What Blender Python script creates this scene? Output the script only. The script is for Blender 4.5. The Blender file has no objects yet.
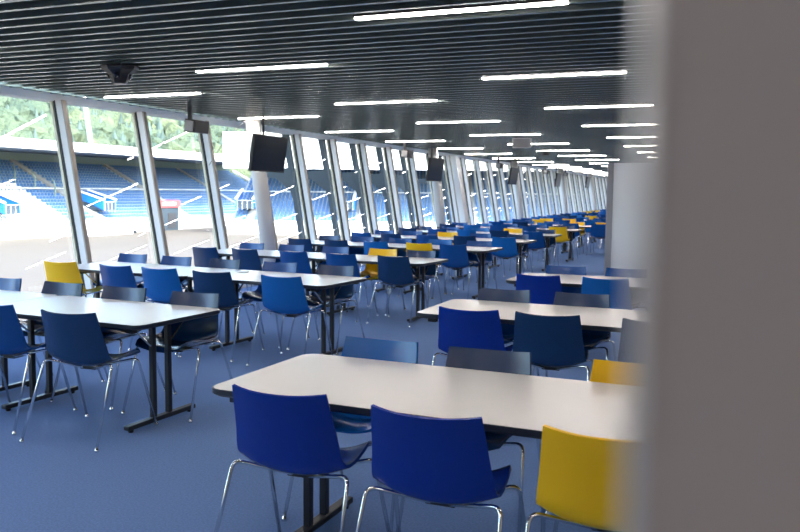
import bpy, bmesh, math, random
from mathutils import Vector, Matrix
random.seed(7)
S = bpy.context.scene
COL = S.collection
PI = math.pi

# ------------------------------------------------------------------ materials
def mat(name, color, rough=.5, metal=0., spec=.5, noise=None, bump=None, coat=0.):
    m = bpy.data.materials.new(name); m.use_nodes = True
    nt = m.node_tree; b = nt.nodes['Principled BSDF']
    b.inputs['Base Color'].default_value = (*color, 1)
    b.inputs['Roughness'].default_value = rough
    b.inputs['Metallic'].default_value = metal
    b.inputs['Specular IOR Level'].default_value = spec
    if coat:
        b.inputs['Coat Weight'].default_value = coat
    tc = None
    if noise or bump:
        tc = nt.nodes.new('ShaderNodeTexCoord')
    if noise:
        scale, amt = noise
        n = nt.nodes.new('ShaderNodeTexNoise'); n.inputs['Scale'].default_value = scale
        n.inputs['Detail'].default_value = 6
        r = nt.nodes.new('ShaderNodeValToRGB')
        r.color_ramp.elements[0].position = .3; r.color_ramp.elements[1].position = .7
        r.color_ramp.elements[0].color = (*[c*(1-amt) for c in color], 1)
        r.color_ramp.elements[1].color = (*[min(1, c*(1+amt)) for c in color], 1)
        nt.links.new(tc.outputs['Object'], n.inputs['Vector'])
        nt.links.new(n.outputs['Fac'], r.inputs['Fac'])
        nt.links.new(r.outputs['Color'], b.inputs['Base Color'])
    if bump:
        scale, st = bump
        n2 = nt.nodes.new('ShaderNodeTexNoise'); n2.inputs['Scale'].default_value = scale
        bp = nt.nodes.new('ShaderNodeBump'); bp.inputs['Strength'].default_value = st
        bp.inputs['Distance'].default_value = .01
        nt.links.new(tc.outputs['Object'], n2.inputs['Vector'])
        nt.links.new(n2.outputs['Fac'], bp.inputs['Height'])
        nt.links.new(bp.outputs['Normal'], b.inputs['Normal'])
    return m

def emit(name, color, strength):
    m = bpy.data.materials.new(name); m.use_nodes = True
    b = m.node_tree.nodes['Principled BSDF']
    b.inputs['Base Color'].default_value = (.9, .9, .9, 1)
    b.inputs['Emission Color'].default_value = (*color, 1)
    b.inputs['Emission Strength'].default_value = strength
    return m

def glass_mat():
    m = bpy.data.materials.new('window_glass'); m.use_nodes = True
    nt = m.node_tree; nt.nodes.clear()
    out = nt.nodes.new('ShaderNodeOutputMaterial')
    mix = nt.nodes.new('ShaderNodeMixShader')
    tr = nt.nodes.new('ShaderNodeBsdfTransparent'); tr.inputs['Color'].default_value = (.95, .98, .97, 1)
    gl = nt.nodes.new('ShaderNodeBsdfGlossy'); gl.inputs['Roughness'].default_value = .01
    fr = nt.nodes.new('ShaderNodeFresnel'); fr.inputs['IOR'].default_value = 1.7
    ge = nt.nodes.new('ShaderNodeNewGeometry')
    sub = nt.nodes.new('ShaderNodeMath'); sub.operation = 'SUBTRACT'; sub.inputs[0].default_value = 1
    mul = nt.nodes.new('ShaderNodeMath'); mul.operation = 'MULTIPLY'
    nt.links.new(ge.outputs['Backfacing'], sub.inputs[1])
    nt.links.new(fr.outputs['Fac'], mul.inputs[0]); nt.links.new(sub.outputs[0], mul.inputs[1])
    nt.links.new(mul.outputs[0], mix.inputs['Fac'])
    nt.links.new(tr.outputs[0], mix.inputs[1]); nt.links.new(gl.outputs[0], mix.inputs[2])
    nt.links.new(mix.outputs[0], out.inputs['Surface'])
    return m

M = dict(
    royal=mat('royal_blue_plastic', (.001, .028, .29), .26, spec=.5, bump=(600, .05)),
    blue=mat('lit_blue_plastic', (.003, .065, .27), .24, spec=.6, bump=(600, .05)),  # royal plastic with window light mixed into the colour
    azure=mat('bright_blue_plastic', (.004, .125, .44), .24, spec=.6, bump=(600, .05)),
    navy=mat('navy_plastic', (.004, .034, .115), .24, spec=.6, bump=(600, .05)),
    yellow=mat('yellow_plastic', (.98, .565, .002), .34, spec=.45, bump=(600, .05)),
    chrome=mat('chrome', (.78, .79, .8), .13, 1.),
    laminate=mat('white_laminate', (.83, .80, .77), .24, spec=.5, noise=(300, .012)),
    edge=mat('dark_edge_band', (.012, .018, .032), .4),
    black=mat('black_steel', (.012, .013, .017), .38),
    blackp=mat('black_plastic', (.006, .006, .008), .4),
    screen=mat('dark_screen', (.012, .014, .018), .16),
    tvback=mat('grey_screen_back', (.05, .05, .055), .4),
    carpet=mat('blue_carpet', (.175, .28, .535), .95, spec=.15, noise=(90, .16), bump=(500, .5)),
    slat=mat('dark_slat', (.21, .255, .245), .23, .6, spec=.6),
    cavity=mat('ceiling_cavity', (.012, .014, .02), .9),
    alu=mat('light_aluminium', (.74, .74, .74), .45, .0),
    alu_shade=mat('shaded_aluminium', (.36, .32, .275), .45),  # aluminium with backlit shade put into the colour
    beige=mat('beige_aluminium', (.62, .56, .42), .5),
    gasket=mat('black_gasket', (.008, .009, .011), .6),
    beam=mat('head_beam_paint', (.80, .83, .80), .5),
    plaster=mat('white_plaster', (.72, .72, .72), .7, bump=(40, .05)),
    colp=mat('column_paint', (.70, .69, .67), .6, bump=(60, .03)),
    partition=mat('grey_white_panel', (.82, .83, .84), .6),
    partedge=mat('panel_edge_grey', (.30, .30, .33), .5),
    darkwall=mat('grey_wall_paint', (.42, .42, .42), .7),
    taupe=mat('taupe_wall_paint', (.62, .535, .485), .75, bump=(60, .03)),
    trimp=mat('pale_corner_trim', (.86, .83, .78), .35),
    concrete=mat('pale_concrete', (.42, .43, .44), .85, noise=(2, .06)),
    whitew=mat('white_cladding', (.86, .86, .85), .6),
    darkroof=mat('dark_roof_soffit', (.10, .13, .17), .7),
    backwall=mat('stand_back_wall', (.22, .29, .26), .8),
    seatblue=mat('stadium_seat_blue', (.045, .15, .36), .5),
    seatsunlit=mat('stadium_seat_sunlit', (.8, .82, .84), .5),  # sunlight on the stand's seats put into the colour as white
    bluepanel=mat('blue_panel', (.01, .16, .62), .5),
    red=mat('red_panel', (.75, .10, .10), .5),
    steel=mat('dark_blue_grey_steel', (.045, .065, .085), .5),
    paper=mat('white_paper', (.85, .85, .84), .7),
    grille=mat('grey_grille', (.30, .30, .30), .5),
    sign=mat('pale_grey_housing', (.55, .52, .50), .5),
    trunk=mat('bark', (.08, .06, .04), .9),
    lamp=emit('led_diffuser', (1, .92, .87), 16.0),
    glass=glass_mat(),
)

def pitch_mat():
    m = mat('pale_pitch_cover', (.74, .66, .56), .9)
    nt = m.node_tree; b = nt.nodes['Principled BSDF']
    tc = nt.nodes.new('ShaderNodeTexCoord')
    w = nt.nodes.new('ShaderNodeTexWave'); w.bands_direction = 'X'
    w.inputs['Scale'].default_value = .22; w.inputs['Distortion'].default_value = 1.2
    n = nt.nodes.new('ShaderNodeTexNoise'); n.inputs['Scale'].default_value = .15
    r = nt.nodes.new('ShaderNodeValToRGB')
    r.color_ramp.elements[0].color = (.062, .049, .036, 1); r.color_ramp.elements[1].color = (.088, .072, .054, 1)
    mx = nt.nodes.new('ShaderNodeMath'); mx.operation = 'MULTIPLY_ADD'; mx.inputs[1].default_value = .5
    nt.links.new(tc.outputs['Object'], w.inputs['Vector']); nt.links.new(tc.outputs['Object'], n.inputs['Vector'])
    nt.links.new(w.outputs['Fac'], mx.inputs[0]); nt.links.new(n.outputs['Fac'], mx.inputs[2])
    nt.links.new(mx.outputs[0], r.inputs['Fac']); nt.links.new(r.outputs['Color'], b.inputs['Base Color'])
    return m
M['pitch'] = pitch_mat()

def forest_mat():
    m = mat('forest_leaves', (.2, .3, .1), .9, spec=.1)
    nt = m.node_tree; b = nt.nodes['Principled BSDF']
    tc = nt.nodes.new('ShaderNodeTexCoord')
    n = nt.nodes.new('ShaderNodeTexNoise'); n.inputs['Scale'].default_value = .06; n.inputs['Detail'].default_value = 8
    r = nt.nodes.new('ShaderNodeValToRGB')
    r.color_ramp.elements[0].position = .35; r.color_ramp.elements[1].position = .65
    r.color_ramp.elements[0].color = (.050, .076, .058, 1); r.color_ramp.elements[1].color = (.105, .130, .076, 1)
    n2 = nt.nodes.new('ShaderNodeTexNoise'); n2.inputs['Scale'].default_value = 1.2; n2.inputs['Detail'].default_value = 4
    bp = nt.nodes.new('ShaderNodeBump'); bp.inputs['Strength'].default_value = 1; bp.inputs['Distance'].default_value = .8
    nt.links.new(tc.outputs['Object'], n.inputs['Vector']); nt.links.new(n.outputs['Fac'], r.inputs['Fac'])
    nt.links.new(r.outputs['Color'], b.inputs['Base Color'])
    nt.links.new(tc.outputs['Object'], n2.inputs['Vector']); nt.links.new(n2.outputs['Fac'], bp.inputs['Height'])
    nt.links.new(bp.outputs['Normal'], b.inputs['Normal'])
    return m
M['forest'] = forest_mat()
M['conifer'] = mat('conifer_needles', (.075, .108, .095), .9, spec=.1, noise=(.2, .35))

# ------------------------------------------------------------------ mesh helpers
class MB:
    def __init__(s): s.v = []; s.f = []; s.mi = []; s.cur = 0
    def add(s, vs, fs):
        o = len(s.v); s.v += [tuple(v) for v in vs]
        for f in fs: s.f.append([i+o for i in f]); s.mi.append(s.cur)
        return s
    def box(s, x0, x1, y0, y1, z0, z1, rot=None):
        vs = [(x, y, z) for z in (z0, z1) for x, y in ((x0, y0), (x1, y0), (x1, y1), (x0, y1))]
        if rot: vs = [rot @ Vector(v) for v in vs]
        return s.add(vs, [(0, 3, 2, 1), (4, 5, 6, 7), (0, 1, 5, 4), (1, 2, 6, 5), (2, 3, 7, 6), (3, 0, 4, 7)])
    def prism(s, pts, axis, a, b):
        n = len(pts)
        def P(q, t):
            return {'x': (t, q[0], q[1]), 'y': (q[0], t, q[1]), 'z': (q[0], q[1], t)}[axis]
        vs = [P(q, a) for q in pts]+[P(q, b) for q in pts]
        fs = [tuple(range(n)), tuple(range(2*n-1, n-1, -1))]+[(i, i+n, (i+1) % n+n, (i+1) % n) for i in range(n)]
        return s.add(vs, fs)
    def tube(s, pts, r, n=8):
        pts = [Vector(p) for p in pts]; rings = []
        rr = r if isinstance(r, (list, tuple)) else [r]*len(pts)
        ref = None
        for i, p in enumerate(pts):
            d = (pts[min(i+1, len(pts)-1)]-pts[max(i-1, 0)]).normalized()
            if ref is None:
                ref = d.orthogonal().normalized()
            ref = (ref-d*ref.dot(d)).normalized(); b = d.cross(ref)
            rings.append([p+(ref*math.cos(2*PI*k/n)+b*math.sin(2*PI*k/n))*rr[i] for k in range(n)])
        vs = [v for q in rings for v in q]; fs = []
        for i in range(len(pts)-1):
            for k in range(n):
                fs.append((i*n+k, i*n+(k+1) % n, (i+1)*n+(k+1) % n, (i+1)*n+k))
        fs.append(tuple(range(n-1, -1, -1))); fs.append(tuple((len(pts)-1)*n+k for k in range(n)))
        return s.add(vs, fs)
    def lathe(s, prof, n=20, c=(0, 0)):
        vs = [(c[0]+r*math.cos(2*PI*k/n), c[1]+r*math.sin(2*PI*k/n), z) for r, z in prof for k in range(n)]
        fs = []
        for i in range(len(prof)-1):
            for k in range(n):
                fs.append((i*n+k, i*n+(k+1) % n, (i+1)*n+(k+1) % n, (i+1)*n+k))
        fs.append(tuple(range(n-1, -1, -1))); fs.append(tuple((len(prof)-1)*n+k for k in range(n)))
        return s.add(vs, fs)
    def mesh(s, name, mats, smooth=False, bevel=0):
        me = bpy.data.meshes.new(name); me.from_pydata(s.v, [], s.f)
        for m in (mats if isinstance(mats, (list, tuple)) else [mats]): me.materials.append(m)
        for p, i in zip(me.polygons, s.mi): p.material_index = i
        bm = bmesh.new(); bm.from_mesh(me); bmesh.ops.recalc_face_normals(bm, faces=bm.faces)
        if bevel:
            bmesh.ops.bevel(bm, geom=[e for e in bm.edges if e.calc_face_angle(0) > .6], offset=bevel, segments=2, affect='EDGES', profile=.5)
        bm.to_mesh(me); bm.free()
        if smooth:
            for p in me.polygons: p.use_smooth = True
        me.update(); return me
    def build(s, name, mats, parent=None, smooth=False, bevel=0):
        return link(name, s.mesh(name, mats, smooth, bevel), parent)

def link(name, me, parent=None):
    o = bpy.data.objects.new(name, me); COL.objects.link(o)
    if parent: o.parent = parent
    return o
def tag(o, label=None, cat=None, group=None, kind=None):
    if label: o['label'] = label
    if cat: o['category'] = cat
    if group: o['group'] = group
    if kind: o['kind'] = kind
    return o
def empty(name, loc=(0, 0, 0), rz=0):
    o = bpy.data.objects.new(name, None); o.empty_display_size = .1; COL.objects.link(o)
    o.location = loc; o.rotation_euler = (0, 0, rz); return o
def struct(o, label=None, cat=None):
    o['kind'] = 'structure'
    if label: o['label'] = label
    if cat: o['category'] = cat
    return o
def copy_tree(o, parent=None):
    c = o.copy(); COL.objects.link(c)
    if parent: c.parent = parent
    for ch in [x for x in o.children]: copy_tree(ch, c)
    return c
ORD = ['zeroth', 'first', 'second', 'third', 'fourth', 'fifth', 'sixth', 'seventh', 'eighth', 'ninth', 'tenth', 'eleventh', 'twelfth',
       'thirteenth', 'fourteenth', 'fifteenth', 'sixteenth', 'seventeenth', 'eighteenth', 'nineteenth', 'twentieth']

# ------------------------------------------------------------------ hall shell
CEIL = 2.745
LEAN = .176
def gx(z): return -7.85-LEAN*(z-2.68)          # x of the glass at height z
YA, YB = -4.0, 58.0
b = MB().box(gx(0)-.15, 4.2, YA, YB, -.2, 0)
struct(b.build('floor', M['carpet']), 'blue carpet floor of the long hall', 'floor')

PITCH = .2025; PH = .072
b = MB()
i0 = int(math.floor((YA+.1-PH)/PITCH))+1
k = i0
while PH+k*PITCH < YB-.1:
    y = PH+k*PITCH
    b.box(-7.745, 4.1, y-.018, y+.018, CEIL, CEIL+.11)
    k += 1
b.cur = 1
b.box(-8.0, 4.1, YA, YB, CEIL+.16, CEIL+.26)
struct(b.build('ceiling', [M['slat'], M['cavity']]), 'dark slatted ceiling over the hall', 'ceiling')
struct(MB().box(-9.0, 4.4, YA-.2, YB+.2, CEIL+.27, CEIL+.5).build('trim_1', M['darkroof']), 'roof slab over the slatted ceiling', 'roof')
struct(MB().box(4.0, 4.2, YA, YB, 0, CEIL+.16).build('wall_right', M['plaster']), 'white wall on the right of the hall', 'wall')
struct(MB().box(-8.0, 4.2, YB, YB+.2, 0, CEIL+.2).build('wall_far', M['plaster']), 'white wall at the far end of the hall', 'wall')
struct(MB().box(-8.0, 4.2, YA-.2, YA, 0, CEIL+.2)  .build('wall_back', M['darkwall']), 'unseen grey wall added behind the camera', 'wall')  # unseen; depth and grey set for chair reflections and fill light
# head beam and sill of the glazing
struct(MB().prism([(-8.06, 2.676), (-7.83, 2.672), (-7.75, 2.748), (-7.75, 2.76), (-8.06, 2.76)], 'y', YA, YB).build('trim_2', M['beam']), 'pale grey head beam along the tops of the windows', 'trim')
struct(MB().box(gx(0)-.10, gx(0)+.05, YA, YB, 0, .07).build('trim_3', M['alu']), 'pale sill rail along the feet of the windows', 'trim')

# windows: each with a leaning mullion at its far side
def slab(n0, n1, y0, y1, z0, z1, mb=None):      # a box leaning with the glass; n measured along x from the glass
    mb = mb or MB()
    vs = []
    for z in (z0, z1):
        for n, y in ((n0, y0), (n1, y0), (n1, y1), (n0, y1)): vs.append((gx(z)+n, y, z))
    return mb.add(vs, [(0, 3, 2, 1), (4, 5, 6, 7), (0, 1, 5, 4), (1, 2, 6, 5), (2, 3, 7, 6), (3, 0, 4, 7)])
MY = 1.503; M0 = 7.93
ks = [k for k in range(-8, 35)]
wn = 0
for k in ks:
    y = M0+k*MY
    if y > YB-.3 or y < YA+.2: continue
    wn += 1
    w = slab(.035, .13, y-.032, y+.032, .07, 2.682).build(f'window_{wn}', M['alu'])
    struct(w, 'leaning aluminium window post and pane facing the stadium', 'window')
    ic = slab(.13, .152, y-.034, y+.034, .07, 2.682).build('shaded_front', M['alu_shade'], w); ic['kind'] = 'structure'  # front face of the post, its shade painted in
    g = slab(.006, .036, y-.036, y+.036, .07, 2.682).build('gasket', M['gasket'], w)
    c = slab(-.06, -.018, y-.03, y+.03, .0, 2.75).build('outer_cap', M['beige'], w)
    p = slab(-.018, .006, y-MY+.028, y-.028, .05, 2.70).build('glass_pane', M['glass'], w)
    g['kind'] = c['kind'] = p['kind'] = 'structure'
# broad white panel in the glazing further down
struct(slab(-.03, .16, 23.5, 23.85, .07, 2.682).build('trim_4', M['whitew']), 'broad white upright panel between the windows', 'trim')

# round leaning columns
for i, y in enumerate((11.6, 20.35, 29.1, 37.9, 46.6)):
    top, bot = Vector((-7.30, y, CEIL+.05)), Vector((-6.92, y, 0))
    c = MB().tube([bot, bot.lerp(top, .5), top], .125, 28).build('column', M['colp'], smooth=True)
    struct(c, f'round white leaning column, {ORD[i+1]} along the window side', 'column')

# white free-standing partition on the right
pt = struct(MB().box(-2.12, 3.9, 16.4, 16.75, 0, 2.2).build('wall_partition', M['partition'], bevel=.005), 'white freestanding partition block at the right of the aisle', 'partition')
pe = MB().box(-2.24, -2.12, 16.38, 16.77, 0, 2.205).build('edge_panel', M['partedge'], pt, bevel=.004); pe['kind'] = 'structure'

# wall edge right beside the camera
NW = .112
xa, xb = -.0915*NW, -.1045*(NW+.010)
struct(MB().prism([(xa, NW), (xb+.002, NW+.010), (xb+.002, NW+.16), (4.0, NW+.16), (4.0, NW)], 'z', 0, CEIL+.1).build('wall_near', M['taupe']),
       'taupe wall end right beside the camera', 'wall')
struct(MB().prism([(xa, NW-.001), (xb, NW+.009), (xb, NW+.165), (xb+.002, NW+.165), (xb+.002, NW+.010), (xa, NW)], 'z', 0, CEIL+.1).build('trim_5', M['trimp']),
       'pale trim on the corner of the near wall', 'trim')

# ------------------------------------------------------------------ ceiling lamps
LAMP_L, LAMP_P = 1.415, 3.037
def lamp_proto():
    r = empty('ceiling_lamp')
    MB().box(-.012, LAMP_L+.012, -.032, .032, .012, .10).build('housing', M['blackp'], r)
    MB().box(0, LAMP_L, -.025, .025, 0, .014).build('diffuser', M['lamp'], r)
    return r
LP = lamp_proto()
first = True
for cname, x0, y0 in (('window-side line', -7.383, 8.305-LAMP_P*3), ('middle line', -4.903, 6.804-LAMP_P*3), ('aisle line', -2.383, 5.09-LAMP_P*2), ('added wall-side line', .12, 3.57-LAMP_P*2)):  # wall-side line and lamps behind the camera: unseen, added for light
    j = 0
    y = y0
    while y < YB-1:
        if y > YA+.1:
            o = LP if first else copy_tree(LP); first = False
            o.location = (x0, y, CEIL-.008)
            j += 1
            tag(o, f'white linear ceiling lamp, {ORD[j]} of the {cname}', 'lamp', 'linear ceiling lamps between the slats')
        y += LAMP_P

# ------------------------------------------------------------------ chairs
def fillet(pts, rad, n=5):
    pts = [Vector(p) for p in pts]; out = [pts[0]]
    for i in range(1, len(pts)-1):
        a, p, c = pts[i-1], pts[i], pts[i+1]
        d1 = (a-p); d2 = (c-p); r = min(rad, d1.length*.49, d2.length*.49)
        q1 = p+d1.normalized()*r; q2 = p+d2.normalized()*r
        for t in range(n+1):
            t /= n; out.append(q1*(1-t)**2+p*2*t*(1-t)+q2*t*t)
    out.append(pts[-1]); return out

PROF = [(-.262, .815, .205), (-.252, .775, .209), (-.233, .71, .215), (-.214, .64, .221), (-.198, .575, .228), (-.184, .515, .234), (-.164, .464, .238),
        (-.125, .432, .240), (-.06, .419, .238), (.02, .422, .233), (.10, .435, .226), (.16, .441, .216), (.205, .430, .20), (.225, .414, .185)]
PROF = [(y, z+.04*(.815-z)/.405, w) for y, z, w in PROF]
def shell_mesh(res=1):
    n = 9 if res else 5
    prof = PROF if res else PROF[::2]+[PROF[-1]]
    vs = []
    for i, (y, z, w) in enumerate(prof):
        a = prof[max(i-1, 0)]; c = prof[min(i+1, len(prof)-1)]
        t = Vector((0, c[0]-a[0], c[1]-a[1])).normalized()
        nrm = Vector((0, -t.z, t.y))                       # towards the sitter
        if nrm.y < 0 and z > .6 or nrm.z < 0: nrm = -nrm
        for k in range(n):
            u = -1+2*k/(n-1)
            amt = .045 if z > .53 else .052
            p = Vector((u*w, y, z))+nrm*amt*abs(u)**2.2
            
            vs.append(p)
    fs = []
    for i in range(len(prof)-1):
        for k in range(n-1):
            fs.append((i*n+k, i*n+k+1, (i+1)*n+k+1, (i+1)*n+k))
    me = bpy.data.meshes.new('shell'); me.from_pydata([tuple(v) for v in vs], [], fs)
    bm = bmesh.new(); bm.from_mesh(me)
    bmesh.ops.recalc_face_normals(bm, faces=bm.faces)
    if res:
        bmesh.ops.subdivide_edges(bm, edges=bm.edges[:], cuts=1, use_grid_fill=True, smooth=.6)
    bmesh.ops.solidify(bm, geom=bm.faces[:], thickness=.012)
    bmesh.ops.recalc_face_normals(bm, faces=bm.faces)
    bm.to_mesh(me); bm.free()
    for p in me.polygons: p.use_smooth = True
    return me
def autosmooth(me, ang=.7):
    bm = bmesh.new(); bm.from_mesh(me)
    for e in bm.edges:
        if len(e.link_faces) == 2 and e.calc_face_angle(0) > ang: e.smooth = False
    bm.to_mesh(me); bm.free()
SH_HI = shell_mesh(1); autosmooth(SH_HI)
SH_LO = shell_mesh(0); autosmooth(SH_LO)
def with_mat(me, m):
    c = me.copy(); c.materials.clear(); c.materials.append(m); return c
LEGS = {}
def leg_pts(sx, sy):
    yc = .125 if sy > 0 else -.135
    y0 = .05 if sy > 0 else -.04
    yf = .28 if sy > 0 else -.33
    return fillet([(sx*.03, y0, .437), (sx*.256, yc, .496 if sy < 0 else .486), (sx*.280, yf, .012)], .04, 6)
leg_me = {}
glide_me = {}
for sx in (-1, 1):
    for sy in (-1, 1):
        mb = MB().tube(leg_pts(sx, sy), .0088, 8); leg_me[sx, sy] = mb.mesh('leg', M['chrome'], True)
        p = leg_pts(sx, sy)[-1]
        glide_me[sx, sy] = MB().lathe([(.014, 0), (.0155, .006), (.012, .016), (.009, .022)], 10, (p.x, p.y)).mesh('glide', M['chrome'], True)
HUB = MB().box(-.06, .06, -.05, .065, .428, .450).mesh('seat_mount', M['blackp'], bevel=.006)
SHM = {c: with_mat(SH_HI, M[c]) for c in ('royal', 'blue', 'azure', 'navy', 'yellow')}
SLM = {}
def low_chair_mesh(c):
    # whole small chair in one mesh (far down the hall)
    bm = bmesh.new(); bm.from_mesh(SH_LO)
    for f in bm.faces: f.material_index = 0
    for key in leg_me:
        mb = MB().tube([leg_pts(*key)[0], leg_pts(*key)[-4], leg_pts(*key)[-1]], .009, 5)
        vs = [bm.verts.new(v) for v in mb.v]
        for f in mb.f:
            fc = bm.faces.new([vs[i] for i in f]); fc.material_index = 1
    me = bpy.data.meshes.new('chair'); bm.to_mesh(me); bm.free()
    me.materials.append(M[c]); me.materials.append(M['chrome'])
    return me
def chair_proto(c):
    r = empty('shell_chair')
    link('shell', SHM[c], r); link('seat_mount', HUB, r)
    for key in leg_me:
        l = link('leg', leg_me[key], r); link('glide', glide_me[key], l)
    return r
PROT = {}
LOWM = {}
CNAME = dict(royal='royal blue', blue='blue', azure='bright blue', navy='dark navy', yellow='yellow')
def chair(c, x, y, rz, label, group, low=False):
    if low:
        if c not in LOWM: LOWM[c] = low_chair_mesh(c)
        o = link('shell_chair', LOWM[c])
    elif c not in PROT:
        PROT[c] = o = chair_proto(c)
    else:
        o = copy_tree(PROT[c])
    o.location = (x, y, 0); o.rotation_euler = (0, 0, rz)
    tag(o, label, 'chair', group)
    return o

# ------------------------------------------------------------------ tables
def rrect(x0, x1, y0, y1, r, n=6):
    pts = []
    for cx, cy, a0 in ((x1-r, y0+r, -PI/2), (x1-r, y1-r, 0), (x0+r, y1-r, PI/2), (x0+r, y0+r, PI)):
        for k in range(n+1):
            a = a0+PI/2*k/n; pts.append((cx+r*math.cos(a), cy+r*math.sin(a)))
    return pts
def loft(mb, loops):
    n = len(loops[0][0]); vs = [(x, y, z) for pts, z in loops for x, y in pts]; fs = []
    for i in range(len(loops)-1):
        for k in range(n): fs.append((i*n+k, i*n+(k+1) % n, (i+1)*n+(k+1) % n, (i+1)*n+k))
    fs.append(tuple(range(n-1, -1, -1))); fs.append(tuple((len(loops)-1)*n+k for k in range(n)))
    return mb.add(vs, fs)
TD = .86
TCACHE = {}
def table(L, foot_l, foot_r, x, y, rz, label, group, r_left=.02, r_right=.075):
    """origin at the table's right end centre; extends to -L"""
    key = (L, foot_l, foot_r)
    def build():
        r = empty('folding_table')
        h = TD/2
        def R(ins):
            pts = []
            rr = .07
            return rrect(-L+ins, -ins, -h+ins, h-ins, rr, 6)
        top = loft(MB(), [(R(.006), .722), (R(.003), .7385), (R(.006), .74)]).build('tabletop', M['laminate'], r)
        eb = MB(); n = len(R(0))
        loops = [(R(.012), .706), (R(.0), .716), (R(0), .7375), (R(.0035), .739), (R(.012), .7385)]
        loft(eb, loops[:]).build('edge_band', M['edge'], top)
        for fx in (-L+foot_l, -foot_r):
            f = MB().box(fx-.025, fx+.025, -.33, .33, .018, .05).build('foot', M['black'], r, bevel=.006)
            for s in (-1, 1):
                MB().lathe([(.017, 0), (.019, .012), (.012, .02)], 10, (fx, s*.29)).build('glide', M['blackp'], f)
            for s in (-1, 1):
                MB().box(fx-.018, fx+.018, s*.075-.018, s*.075+.018, .05, .70).build('post', M['black'], r, bevel=.004)
            MB().box(fx-.02, fx+.02, -.34, .34, .672, .706).build('cross_bar', M['black'], r)
            for s in (-1, 1): MB().tube([(fx, s*.09, .54), (fx, s*.25, .675)], .008, 6).build('brace', M['chrome'], r)
        for fx in (-L+.12, -.12):
            for s in (-1, 1):
                MB().box(fx-.03, fx+.03, s*(h-.07)-.022, s*(h-.07)+.022, .676, .708).build('corner_block', M['blackp'], r)
        return r
    if key not in TCACHE: TCACHE[key] = o = build()
    else: o = copy_tree(TCACHE[key])
    o.location = (x, y, 0); o.rotation_euler = (0, 0, rz)
    tag(o, label, 'table', group)
    return o

# --- right-hand block: three rows
GR = 'white tables on the right of the aisle'
RROWS = [(3.225, 'nearest the camera'), (5.69, 'second from the camera'), (8.10, 'third from the camera')]
RCH = {0: (['royal', 'royal', 'yellow'], ['azure', 'navy', 'yellow']),
       1: (['royal', 'navy', 'navy'], ['navy', 'navy']),
       2: (['royal', 'azure'], ['blue', 'blue'])}
RX = {(0, 0): [-1.565, -.945, -.335], (0, 1): [-1.64, -1.05, -.345], (1, 0): [-1.56, -1.045, -.37], (1, 1): [-1.625, -1.02],
      (2, 0): [-1.635, -1.02], (2, 1): [-1.565, -.955]}
RY = {(0, 0): 2.61, (0, 1): 3.86, (1, 0): 5.045, (1, 1): 6.31, (2, 0): 7.49, (2, 1): 8.65}
for i, (yc, nm) in enumerate(RROWS):
    table(2.22, .30, .30, (.185, .20, .22)[i], yc, (-.034, -.02, -.02)[i], f'white table with dark edge right of the aisle, {nm}', GR)
    for side in (0, 1):
        for j, c in enumerate(RCH[i][side]):
            x = RX[i, side][j]
            y = RY[i, side]+(.262 if side == 0 else -.262)
            if i == 0: y += ((0, -.06, -.06), (0, -.03, -.06))[side][j]
            sd = 'near' if side == 0 else 'far'
            chair(c, x, y, (0.02 if side == 0 else PI)+random.uniform(-.03, .03),
                  f'{CNAME[c]} chair, {sd} side of the {("nearest", "second", "third")[i]} right-hand table, {ORD[j+1]} from the aisle', 'chairs right of the aisle')

# --- left-hand block: rows to the far end
GL = 'white tables between the aisle and the windows'
ROWS = [4.46, 6.89, 9.45, 11.95, 14.35, 16.8, 19.45, 22.0, 24.6, 27.2, 29.8, 32.4, 35.0, 37.6, 40.2, 42.8, 45.4]
CX = [-3.73, -4.45, -5.17, -5.87, -6.54]
NEAR = [['navy', 'royal', None, None, None], ['azure', 'navy', 'azure', 'royal', 'yellow'], ['navy', 'royal', 'royal', 'navy', 'navy'],
        ['royal', 'yellow', 'azure', 'navy', 'navy'], ['azure', 'navy', 'royal', 'navy', 'royal'], ['royal', 'navy', 'azure', 'royal', 'navy'],
        ['yellow', 'royal', 'royal', 'azure', 'navy'], ['royal', 'royal', 'azure', 'navy', 'royal'], ['royal', 'azure', 'royal', 'yellow', 'royal']]
FAR = [['navy', 'navy', 'navy', 'royal', None], ['navy', 'royal', 'navy', 'royal', 'royal'], ['navy', 'yellow', 'royal', 'royal', 'royal'],
       ['royal', 'azure', 'royal', 'royal', 'navy'], ['navy', 'royal', 'yellow', 'royal', 'royal'], ['navy', 'yellow', 'azure', 'royal', 'navy'],
       ['navy', 'royal', 'royal', 'azure', 'royal'], ['yellow', 'yellow', 'royal', 'royal', 'azure'], ['azure', 'royal', 'yellow', 'yellow', 'royal']]
rnd = random.Random(3)
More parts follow.
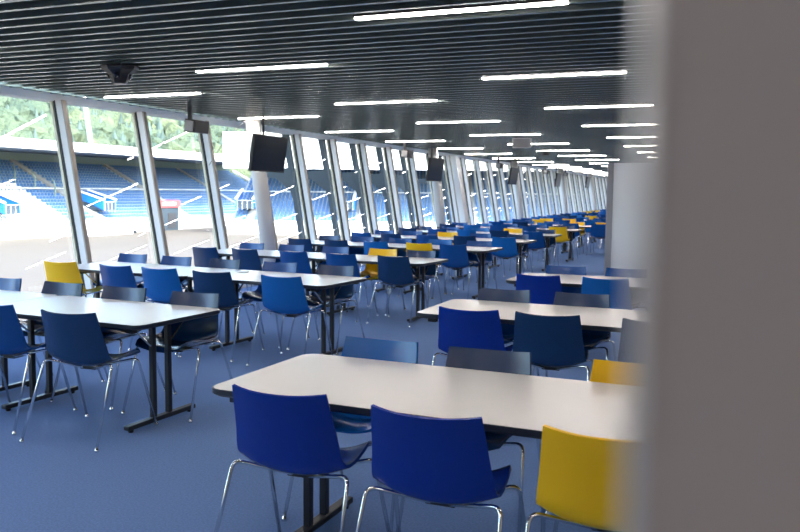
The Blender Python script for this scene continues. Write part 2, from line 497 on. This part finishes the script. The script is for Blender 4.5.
for i, yc in enumerate(ROWS):
    slope = -.085 if i < 3 else (-.07 if i < 5 else -.05)
    xe = -3.26 if i < 7 else -2.72
    if i == 0: slope, xe = -.06, -3.345
    if i == 1: xe = -3.31
    if i == 2: xe = -3.32
    nth = ORD[i+1]
    table(1.6, .24, .21, xe, yc, slope, f'white table at the aisle end of the {nth} window-side row', GL)
    table(1.9, .34, .24, xe-1.603*math.cos(slope), yc-1.603*math.sin(slope), slope, f'white table at the window end of the {nth} window-side row', GL)
    for side in (0, 1):
        row = (NEAR if side == 0 else FAR)
        cs = row[i] if i < len(row) else [rnd.choice(['royal', 'royal', 'azure', 'navy', 'royal', 'azure', 'yellow']) for _ in range(5)]
        for j, c in enumerate(cs):
            if c is None: continue
            if c == 'royal': c = 'blue'  # window light on royal chairs put in as a lighter blue
            x = CX[j]+(xe+3.26)
            off = -.30 if side == 0 else .33
            rot = .05
            if side == 0:
                if i == 0: off, x, rot = -.40, (-3.79, -4.53)[j], .16
                if i == 1: off, x, rot = -.36, (-3.71, -4.51, -5.15, -5.72, -6.53)[j], (.14, .1, .12, .08, .2)[j]
                if i == 2: x += (.10, .09, .12, .05, .05)[j]
                if i == 3: x += (-.12, .06, 0, 0, 0)[j]
            else:
                if i == 0: off = .32; x += (.17, .19, .25, .25, .2)[j]
                if i == 1: off = .38; x += (.04, .07, .04, .05, .05)[j]
                if i == 2: x += (.05, .2, .18, .15, .12)[j]
            if i >= 3: x += .08
            ym = yc+slope*(x-xe)
            x += random.uniform(-.03, .03) if i > 2 else 0
            y = ym+off+(random.uniform(-.03, .03) if i > 2 else 0)
            rz = slope+rot+(0 if side == 0 else PI)+random.uniform(-.05, .05)
            sd = 'near' if side == 0 else 'far'
            chair(c, x, y, rz, f'{CNAME[c]} chair, {sd} side of the {nth} window-side table row, {ORD[j+1]} from the aisle',
                  'chairs at the window-side tables', low=yc > 23)

# paper on the second row
pp = MB().box(-.065, .065, -.05, .05, 0, .004).box(-.05, .06, -.045, .055, .004, .008, Matrix.Rotation(.25, 3, 'Z')).build('paper_sheet', M['paper'])
pp.location = (-4.66, 7.2, .7402); pp.rotation_euler = (0, 0, .2)
tag(pp, 'small white papers lying on the second window-side table row', 'paper')

# ------------------------------------------------------------------ things hung from the ceiling
def dome():
    r = empty('ceiling_camera', (-5.40, 6.27, CEIL-.165))
    MB().lathe([(.06, 0), (.068, .006), (.085, .05), (.10, .085), (.16, .125), (.175, .15), (.175, .165)], 8).build('body', M['blackp'], r, bevel=.003)
    for a in range(4):
        t = a*PI/2+.4
        MB().lathe([(.022, 0), (.024, .012), (.016, .02)], 12).build('lens', M['screen'], r).matrix_local = \
            Matrix.Translation((.092*math.cos(t), .092*math.sin(t), .07)) @ Matrix.Rotation(t, 4, 'Z') @ Matrix.Rotation(1.9, 4, 'Y')
    tag(r, 'black flared camera dome on the ceiling above the nearest windows', 'camera')
dome()
spk = [(9.75, 2.49), (17.9, 2.49), (26.2, 2.5), (33.5, 2.5), (37.9, 2.5)]
def speaker():
    r = empty('wall_speaker')
    # long axis along y, front to +x and tilted down
    MB().prism([(-.10, -.085), (.08, -.10), (.10, .07), (-.08, .10)], 'y', -.17, .17).build('body', M['blackp'], r, bevel=.012)
    MB().prism([(-.075, -.07), (.06, -.085), (.08, .055), (-.06, .08)], 'y', -.19, -.171).build('end_cap', M['grille'], r, bevel=.005)
    MB().box(-.03, .03, -.17, -.14, .06, .26).build('bracket', M['black'], r)
    return r
SP = speaker()
for i, (y, z) in enumerate(spk):
    o = SP if i == 0 else copy_tree(SP)
    o.location = (-7.05, y, z)
    tag(o, f'black loudspeaker under the ceiling edge, {ORD[i+1]} along the windows', 'speaker', 'loudspeakers above the windows')
def tv():
    r = empty('television')
    R = Matrix.Rotation(math.radians(9), 3, 'Y')
    MB().box(-.03, .02, -.5, .5, -.285, .285, R).build('casing', M['blackp'], r, bevel=.004)
    MB().box(.02, .0225, -.485, .485, -.265, .27, R).build('screen', M['screen'], r)
    MB().box(-.075, -.03, -.2, .2, -.18, .18, R).build('rear_mount', M['black'], r)
    MB().tube([(-.10, 0, -.05), (-.10, 0, CEIL-2.165)], .018, 10).box(-.14, -.04, -.06, .06, -.06, .06).build('ceiling_pole', M['black'], r)
    return r
TV = tv()
for i, (x, y, z) in enumerate(((-6.75, 11.21, 2.17), (-6.75, 19.05, 2.15), (-6.75, 26.9, 2.17), (-6.75, 34.6, 2.18), (-6.75, 42.4, 2.2))):
    o = TV if i == 0 else copy_tree(TV)
    o.location = (x, y, z)
    tag(o, f'dark television hanging from a ceiling pole, {ORD[i+1]} along the window side', 'television', 'televisions along the window side')
sg = empty('ceiling_sign', (-3.50, 14.5, 2.49))
MB().box(-.165, .165, -.03, .03, -.09, .09).build('housing', M['sign'], sg, bevel=.006)
MB().box(-.15, .15, -.034, -.029, -.075, .075).build('front_plate', M['grille'], sg)
MB().tube([(-.1, 0, .09), (-.1, 0, CEIL-2.49)], .006, 6).tube([(.1, 0, .09), (.1, 0, CEIL-2.49)], .006, 6).build('hanger', M['black'], sg)
tag(sg, 'pale grey box hanging from the slats in front of a middle lamp', 'sign')
vt = MB().lathe([(.07, 0), (.09, .03), (.09, .10)], 14).build('smoke_detector', M['blackp'], smooth=True)
vt.location = (-4.75, 22.5, CEIL-.10)
tag(vt, 'small dark detector on the slatted ceiling far down the hall', 'detector')
# wire stay by the first column
wr = MB().tube([(-7.25, 11.3, 2.70), (-7.6+.52, 10.5, 2.35), (-6.99, 9.95, 1.95)], .006, 6).build('cable', M['grille'])
wr.location = (0, 0, 0)
tag(wr, 'thin cable running down beside the first white column', 'cable')

# ------------------------------------------------------------------ dark steel brackets outside the windows
def rib(y):
    r = empty('steel_bracket', (0, y, 0))
    pts = []
    z0, z1 = -1.5, 2.72
    def X(z): return gx(z)-.10
    p = [(X(z0), z0), (X(z1), z1), (X(z1)-.14, z1), (X(2.1)-.10, 2.04), (X(2.0)-.85, 1.99), (X(2.0)-.85, 1.86),
         (X(1.85)-.42, 1.84), (X(1.6)-.14, 1.60), (X(1.4)-.10, 1.4), (X(z0)-.10, z0)]
    MB().prism(p, 'y', -.03, .03).build('web_plate', M['steel'], r)
    fl = MB()
    for (a, c) in ((p[0], p[1]), (p[8], p[9])):
        fl.add([(a[0]-.01, -.03, a[1]), (a[0]+.01, -.03, a[1]), (a[0]+.01, .03, a[1]), (a[0]-.01, .03, a[1]),
                (c[0]-.01, -.03, c[1]), (c[0]+.01, -.03, c[1]), (c[0]+.01, .03, c[1]), (c[0]-.01, .03, c[1])],
               [(0, 3, 2, 1), (4, 5, 6, 7), (0, 1, 5, 4), (1, 2, 6, 5), (2, 3, 7, 6), (3, 0, 4, 7)])
    fl.build('flange', M['steel'], r)
    return r
RB = None
for i, k in enumerate((4, 5, 6, 7, 8, 10)):
    y = M0+k*MY-.02
    if RB is None: RB = o = rib(y)
    else:
        o = copy_tree(RB); o.location = (0, y, 0)
    tag(o, f'dark steel bracket outside the glass, {ORD[i+1]} beyond the first column', 'bracket', 'steel brackets outside the windows')

# ------------------------------------------------------------------ stadium outside
GZ = -5.2
struct(MB().box(-400, 200, -200, 500, GZ-.5, GZ).build('field', M['pitch']), 'pale covered stadium field outside', 'field')
# hall building below the floor
struct(MB().box(gx(0)-.1, 4.2, YA, YB, GZ, -.2).build('trim_6', M['concrete']), 'concrete base under the hall', 'wall')

def seat_profile():
    return [(0, 0), (.36, .02), (.36, .07), (.10, .08), (.04, .42), (-.03, .42)]
def stand(name, label, origin, along, back, length, rows, r0, z0, dr, dz, roof, skip):
    """along, back = unit vectors; rows climb in direction back"""
    A = Vector((*along, 0)); B = Vector((*back, 0)); O = Vector((*origin, 0))
    def P(a, bk, z): q = O+A*a+B*bk; return (q.x, q.y, z)
    r = empty(name, (0, 0, 0)); tag(r, label, 'grandstand')
    def sweep(mb, pts, a0, a1):
        n = len(pts)
        vs = [P(a0, *q) for q in pts]+[P(a1, *q) for q in pts]
        return mb.add(vs, [tuple(range(n)), tuple(range(2*n-1, n-1, -1))]+[(i, i+n, (i+1) % n+n, (i+1) % n) for i in range(n)])
    steps = MB()
    pts = [(0, GZ), (0, z0)]
    for k in range(rows):
        pts += [(r0+k*dr, z0+k*dz), (r0+(k+1)*dr, z0+k*dz)]
    pts += [(r0+rows*dr, GZ)]
    sweep(steps, pts, 0, length).build('terrace', M['concrete'], r)
    zt = z0+rows*dz; bt = r0+rows*dr
    zb, zf, depth0 = roof
    sweep(MB(), [(bt+.2, GZ), (bt+.2, zb+.6), (bt+.8, zb+.6), (bt+.8, GZ)], 0, length).build('rear_wall', M['backwall'], r)
    sweep(MB(), [(depth0, zb+.02), (bt+1, zb+.55), (bt+1, zb+.9), (depth0, zb+.4)], 0, length).build('roof_soffit', M['darkroof'], r)
    sweep(MB(), [(depth0-.4, zb), (depth0, zb), (depth0+3, zf), (depth0-.4, zf)], -.5, length+.5).build('roof_fascia', M['whitew'], r)
    sweep(MB(), [(-.25, GZ), (-.25, z0+.9), (-.05, z0+.9), (-.05, GZ)], 0, length).build('front_parapet', M['whitew'], r)
    # stair aisles
    st = MB()
    for a in skip:
        q = [(r0-.2, z0+.12), (bt, zt+.12), (bt, zt-.3), (r0-.2, z0-.3)]
        sweep(st, q, a-.55, a+.55)
    st.build('stair_aisles', M['concrete'], r)['kind'] = 'stuff'
    rl = MB()
    kk = rows//2
    rl.tube([P(0, r0+kk*dr+.05, z0+kk*dz+.75), P(length, r0+kk*dr+.05, z0+kk*dz+.75)], .09, 5)
    rl.build('handrail', M['whitew'], r)
    seats = []
    for k in range(rows):
        a = .6
        while a < length-.4:
            if all(abs(a-s) > .85 for s in skip):
                seats.append((P(a, r0+k*dr+.42, z0+k*dz), k, a))
            a += .66
    return r, seats, A, B

def seat_verts(pos, A, B, w=.46):
    p = Vector(pos); vs = []
    for s in (-w/2, w/2):
        for q in seat_profile():
            # backrest on the high side
            vs.append(p+A*s-B*(q[0]-.30)+Vector((0, 0, q[1]+.06)))
    return vs
NQ = 6
SFACES = [tuple(range(NQ)), tuple(range(2*NQ-1, NQ-1, -1))]+[(i, i+NQ, (i+1) % NQ+NQ, (i+1) % NQ) for i in range(NQ)]
skipF = [k*22.0+4 for k in range(6)]
farst, fseats, FA, FB = stand('grandstand', 'long blue-seated stand with white roof across the field', (-90, 55), (0, 1), (-1, 0), 112, 21, 1.0, -3.9, .98, .49, (7.15, 8.45, -.2), skipF)
skipE = [k*18.0+3 for k in range(5)]
endst, eseats, EA, EB = stand('grandstand', 'blue-seated end stand with tall white roof front, beyond the hall', (-73.5, 109.4), (.93, .3676), (-.3676, .93), 78, 23, 1.0, -3.9, .95, .43, (5.15, 10.8, -.2), skipE)
# seats: the nearest ones one by one, the rest as a mass
cam2 = Vector((0, 0, 0))
alls = [(Vector(p).length, p, A, B, ('seatsunlit' if (st == 'f' and k < 13 and a < 41) else 'seatblue')) for st, lst, A, B in (('f', fseats, FA, FB), ('e', eseats, EA, EB)) for p, k, a in lst]
vis = [q for q in alls if q[1][1]/max(1e-3, -q[1][0]) > .88 and q[4] == 'seatblue' and q[1][0] < -38 and q[1][2] > -3]
vis.sort(key=lambda q: q[0])
single = vis[:300]; ids = set(id(q) for q in single)
proto_me = {}
for d, p, A, B, c in single:
    key = (A.x, c)
    if key not in proto_me:
        proto_me[key] = MB().add(seat_verts((0, 0, 0), A, B), SFACES).mesh('stadium_seat', M[c])
    o = link('stadium_seat', proto_me[key]); o.location = p
    tag(o, 'small blue plastic seat in a row of the sunlit stand outside', 'stadium seat', 'blue seats of the stands')
for cname, nm, lab in (('seatblue', 'stadium_seating', 'rows of blue seats filling the stands outside'), ('seatsunlit', 'stadium_seating', 'seats coloured sunlit white in the lower left part of the far stand')):
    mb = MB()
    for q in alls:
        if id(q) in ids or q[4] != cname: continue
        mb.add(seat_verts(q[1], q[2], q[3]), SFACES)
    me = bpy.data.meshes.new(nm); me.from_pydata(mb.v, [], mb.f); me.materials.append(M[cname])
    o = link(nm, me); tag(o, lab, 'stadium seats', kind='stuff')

# stair shafts with blue cheeks in the stands
def vomitory(x, y, z, rz, label, sx=1.0):
    r = empty('stair_shaft', (x, y, z), rz)
    # local: +x along the stand, +y up the stand
    MB().prism([(0, 0), (4.2*sx, 2.0), (4.2*sx, 3.0), (0, 1.5)], 'x', -1.5, -1.25).prism([(0, 0), (4.2*sx, 2.0), (4.2*sx, 3.0), (0, 1.5)], 'x', 1.25, 1.5).build('side_wall', M['bluepanel'], r)
    MB().prism([(-.1, 1.5), (4.3*sx, 3.05), (4.3*sx, 3.25), (-.1, 1.7)], 'x', -1.6, -1.15).prism([(-.1, 1.5), (4.3*sx, 3.05), (4.3*sx, 3.25), (-.1, 1.7)], 'x', 1.15, 1.6).build('coping', M['whitew'], r)
    MB().box(-1.25, 1.25, .3, 4*sx, 0, 1.2).build('landing', M['steel'], r)
    rl = MB()
    for k in range(4): rl.tube([(-1.2+k*.8, -.1, -.2), (-1.2+k*.8, -.1, 1.3)], .03, 5)
    rl.tube([(-1.3, -.1, 1.3), (1.3, -.1, 1.3)], .035, 5).build('guard_rail', M['whitew'], r)
    tag(r, label, 'stair shaft', 'blue-walled stair shafts in the stands')
    return r
vomitory(-92.3, 104.2, -1.6, PI/2, 'blue-walled stair shaft in the far stand, behind the first two window posts', 1.3)
vomitory(-91.5, 84.3, -1.9, PI/2, 'blue-walled stair shaft at the left edge of the far stand', 1.2)
vomitory(-72.6, 113.0, -1.2, .376, 'blue-walled stair shaft in the end stand, left of the first column', 1.2)
vomitory(-57.5, 119.0, -1.2, .376, 'blue-walled stair shaft in the end stand, right of the hanging television', 1.2)
# tunnel mouth with a red head
t = empty('player_tunnel', (-88.9, 114.6, GZ))
MB().box(-.7, .5, -2.6, 2.6, 3.9, 5.1).build('red_head', M['red'], t)
MB().box(.5, .55, -2.2, 1.4, 4.3, 4.75).build('white_band', M['whitew'], t)
MB().box(-.7, .5, -2.6, -2.4, 0, 3.9).box(-.7, .5, 2.3, 2.6, 0, 3.9).build('side_frame', M['whitew'], t)
MB().box(-.6, .35, -2.4, 2.3, 0, 3.9).build('dark_opening', M['steel'], t)
MB().box(.35, .42, -.6, 1.5, .4, 2.9).build('inner_door', M['tvback'], t)
tag(t, 'dark tunnel mouth with red and white head at the field edge', 'tunnel')
# dug-out bench and boards by the field
bd = MB().box(-.25, .25, -5.5, 5.5, 0, 1.05).build('advertising_board', M['whitew']); bd.location = (-86.5, 97, GZ)
tag(bd, 'low white board along the far edge of the field', 'board')
bn = empty('substitute_bench', (-87.2, 101.5, GZ))
MB().box(-.6, .6, -2.5, 2.5, .35, .5).build('seat', M['steel'], bn); MB().box(-.7, -.6, -2.5, 2.5, .5, 1.2).build('backrest', M['steel'], bn)
MB().box(-.5, .5, -2.3, -2.2, 0, .35).build('leg', M['steel'], bn); MB().box(-.5, .5, 2.2, 2.3, 0, .35).build('leg', M['steel'], bn)
tag(bn, 'small dark bench at the far edge of the field', 'bench')
# curved light-blue rail posts up the stair of the far stand
for k in range(6):
    y = 92.5+k*1.9; kk = 17.5-k*2.2
    o = MB().tube(fillet([(0, 0, 0), (0, 0, 2.2), (-.9, .3, 2.9)], .6, 4), .12, 6).build('rail_post', M['backwall'])
    o.location = (-91-kk*.98, y, -3.9+kk*.49)
    tag(o, 'pale curved rail post on the shaded stair of the far stand', 'post', 'curved rail posts on the far stair')
# floodlight mast
ms = MB().tube([(0, 0, 0), (0, 0, 40)], [.55, .35], 10).build('light_mast', M['whitew'], smooth=True)
ms.location = (-118, 131, GZ); ms.rotation_euler = (.06, -.10, 0)
tag(ms, 'slender white mast rising behind the far stand', 'mast')

# wooded hill behind
rr = random.Random(11)
hv, hf = [], []
NX, NYH = 24, 40
def hillz(x, y): 
    t = max(0, (-x-125)/170)
    return GZ+4+75*min(1, t)**.8*(1-.25*math.sin(y*.013))
for i in range(NX):
    for j in range(NYH):
        x = -125-i*9; y = -60+j*14
        hv.append((x, y, hillz(x, y)))
for i in range(NX-1):
    for j in range(NYH-1):
        hf.append((i*NYH+j, i*NYH+j+1, (i+1)*NYH+j+1, (i+1)*NYH+j))
struct(MB().add(hv, hf).build('hill', M['forest'], smooth=True), 'wooded hillside behind the stadium', 'hill')
ico = bmesh.new(); bmesh.ops.create_icosphere(ico, subdivisions=2, radius=1)
iv = [v.co.copy() for v in ico.verts]; ifc = [[v.index for v in f.verts] for f in ico.faces]; ico.free()
fb = MB()
for n in range(3000):
    x = -128-rr.random()**1.3*150; y = rr.uniform(40, 300)
    s = rr.uniform(1.6, 3.6); z = hillz(x, y)+s*.9
    ph = [rr.uniform(0, 6) for _ in range(3)]
    fb.add([Vector((x+v.x*s*(1+.25*math.sin(5*v.z+ph[0])), y+v.y*s*(1+.25*math.sin(6*v.x+ph[1])), z+v.z*s*1.25*(1+.25*math.sin(5*v.y+ph[2])))) for v in iv], ifc)
me = bpy.data.meshes.new('forest'); me.from_pydata(fb.v, [], fb.f); me.materials.append(M['forest'])
tag(link('forest', me), 'pale yellow-green woods low on the hillside behind the stands', 'trees', kind='stuff')
fb = MB()
for n in range(2600):
    x = -140-rr.random()*120; y = rr.uniform(60, 300)
    hh = rr.uniform(4.5, 8); z = hillz(x, y); rad = hh*.22
    prof = [(rad, .12*hh), (rad*.75, .3*hh), (rad*.8, .34*hh), (rad*.5, .58*hh), (rad*.55, .62*hh), (rad*.25, .85*hh), (.05, hh)]
    t = MB().lathe(prof, 7)
    fb.add([(x+v[0]*(1+.2*math.sin(v[2]*3+n)), y+v[1]*(1+.2*math.cos(v[2]*2+n)), z+v[2]) for v in t.v], t.f)
me = bpy.data.meshes.new('conifers'); me.from_pydata(fb.v, [], fb.f); me.materials.append(M['conifer'])
tag(link('conifers', me), 'blue-green conifers higher on the hillside behind the stands', 'trees', kind='stuff')

# ------------------------------------------------------------------ light
w = bpy.data.worlds.new('World'); S.world = w; w.use_nodes = True
nt = w.node_tree; bg = nt.nodes['Background']
sky = nt.nodes.new('ShaderNodeTexSky'); sky.sky_type = 'NISHITA'; sky.sun_disc = False
sky.sun_elevation = math.radians(48); sky.sun_rotation = math.radians(110); sky.air_density = 1; sky.dust_density = 2.5
nt.links.new(sky.outputs[0], bg.inputs['Color']); bg.inputs['Strength'].default_value = .60
sd = bpy.data.lights.new('sun', 'SUN'); sd.energy = 2.2; sd.angle = .009; sd.color = (1, .95, .88)
so = bpy.data.objects.new('sun', sd); COL.objects.link(so)
d = Vector((-.62, .28, -.73))          # travelling direction: from behind the hall on to the field
so.rotation_euler = d.to_track_quat('-Z', 'Y').to_euler()

# ------------------------------------------------------------------ camera
F, YAW, PIT, ROLL, H = 814.395, .382576, .0897915, .00970997, 1.58
cy, sy = math.cos(YAW), math.sin(YAW)
fwd = Vector((-sy*math.cos(PIT), cy*math.cos(PIT), -math.sin(PIT)))
right = Vector((cy, sy, 0)); up = right.cross(fwd)
c_, s_ = math.cos(ROLL), math.sin(ROLL)
r2 = right*c_+up*s_; u2 = up*c_-right*s_
cd = bpy.data.cameras.new('camera'); co = bpy.data.objects.new('camera', cd); COL.objects.link(co)
co.matrix_world = Matrix(((r2.x, u2.x, -fwd.x, 0), (r2.y, u2.y, -fwd.y, 0), (r2.z, u2.z, -fwd.z, H), (0, 0, 0, 1)))
cd.sensor_width = 36; cd.lens = F/800*36; cd.clip_start = .02; cd.clip_end = 1500
cd.dof.use_dof = True; cd.dof.focus_distance = 5.0; cd.dof.aperture_fstop = 5.4
S.camera = co

S.view_settings.view_transform = 'Standard'; S.view_settings.look = 'None'
S.view_settings.gamma = 1; S.view_settings.use_curve_mapping = False
S.view_settings.exposure = 1.78
try:
    S.cycles.use_denoising = True
    S.cycles.max_bounces = 10; S.cycles.transparent_max_bounces = 16
    S.cycles.sample_clamp_indirect = 8
except Exception:
    pass
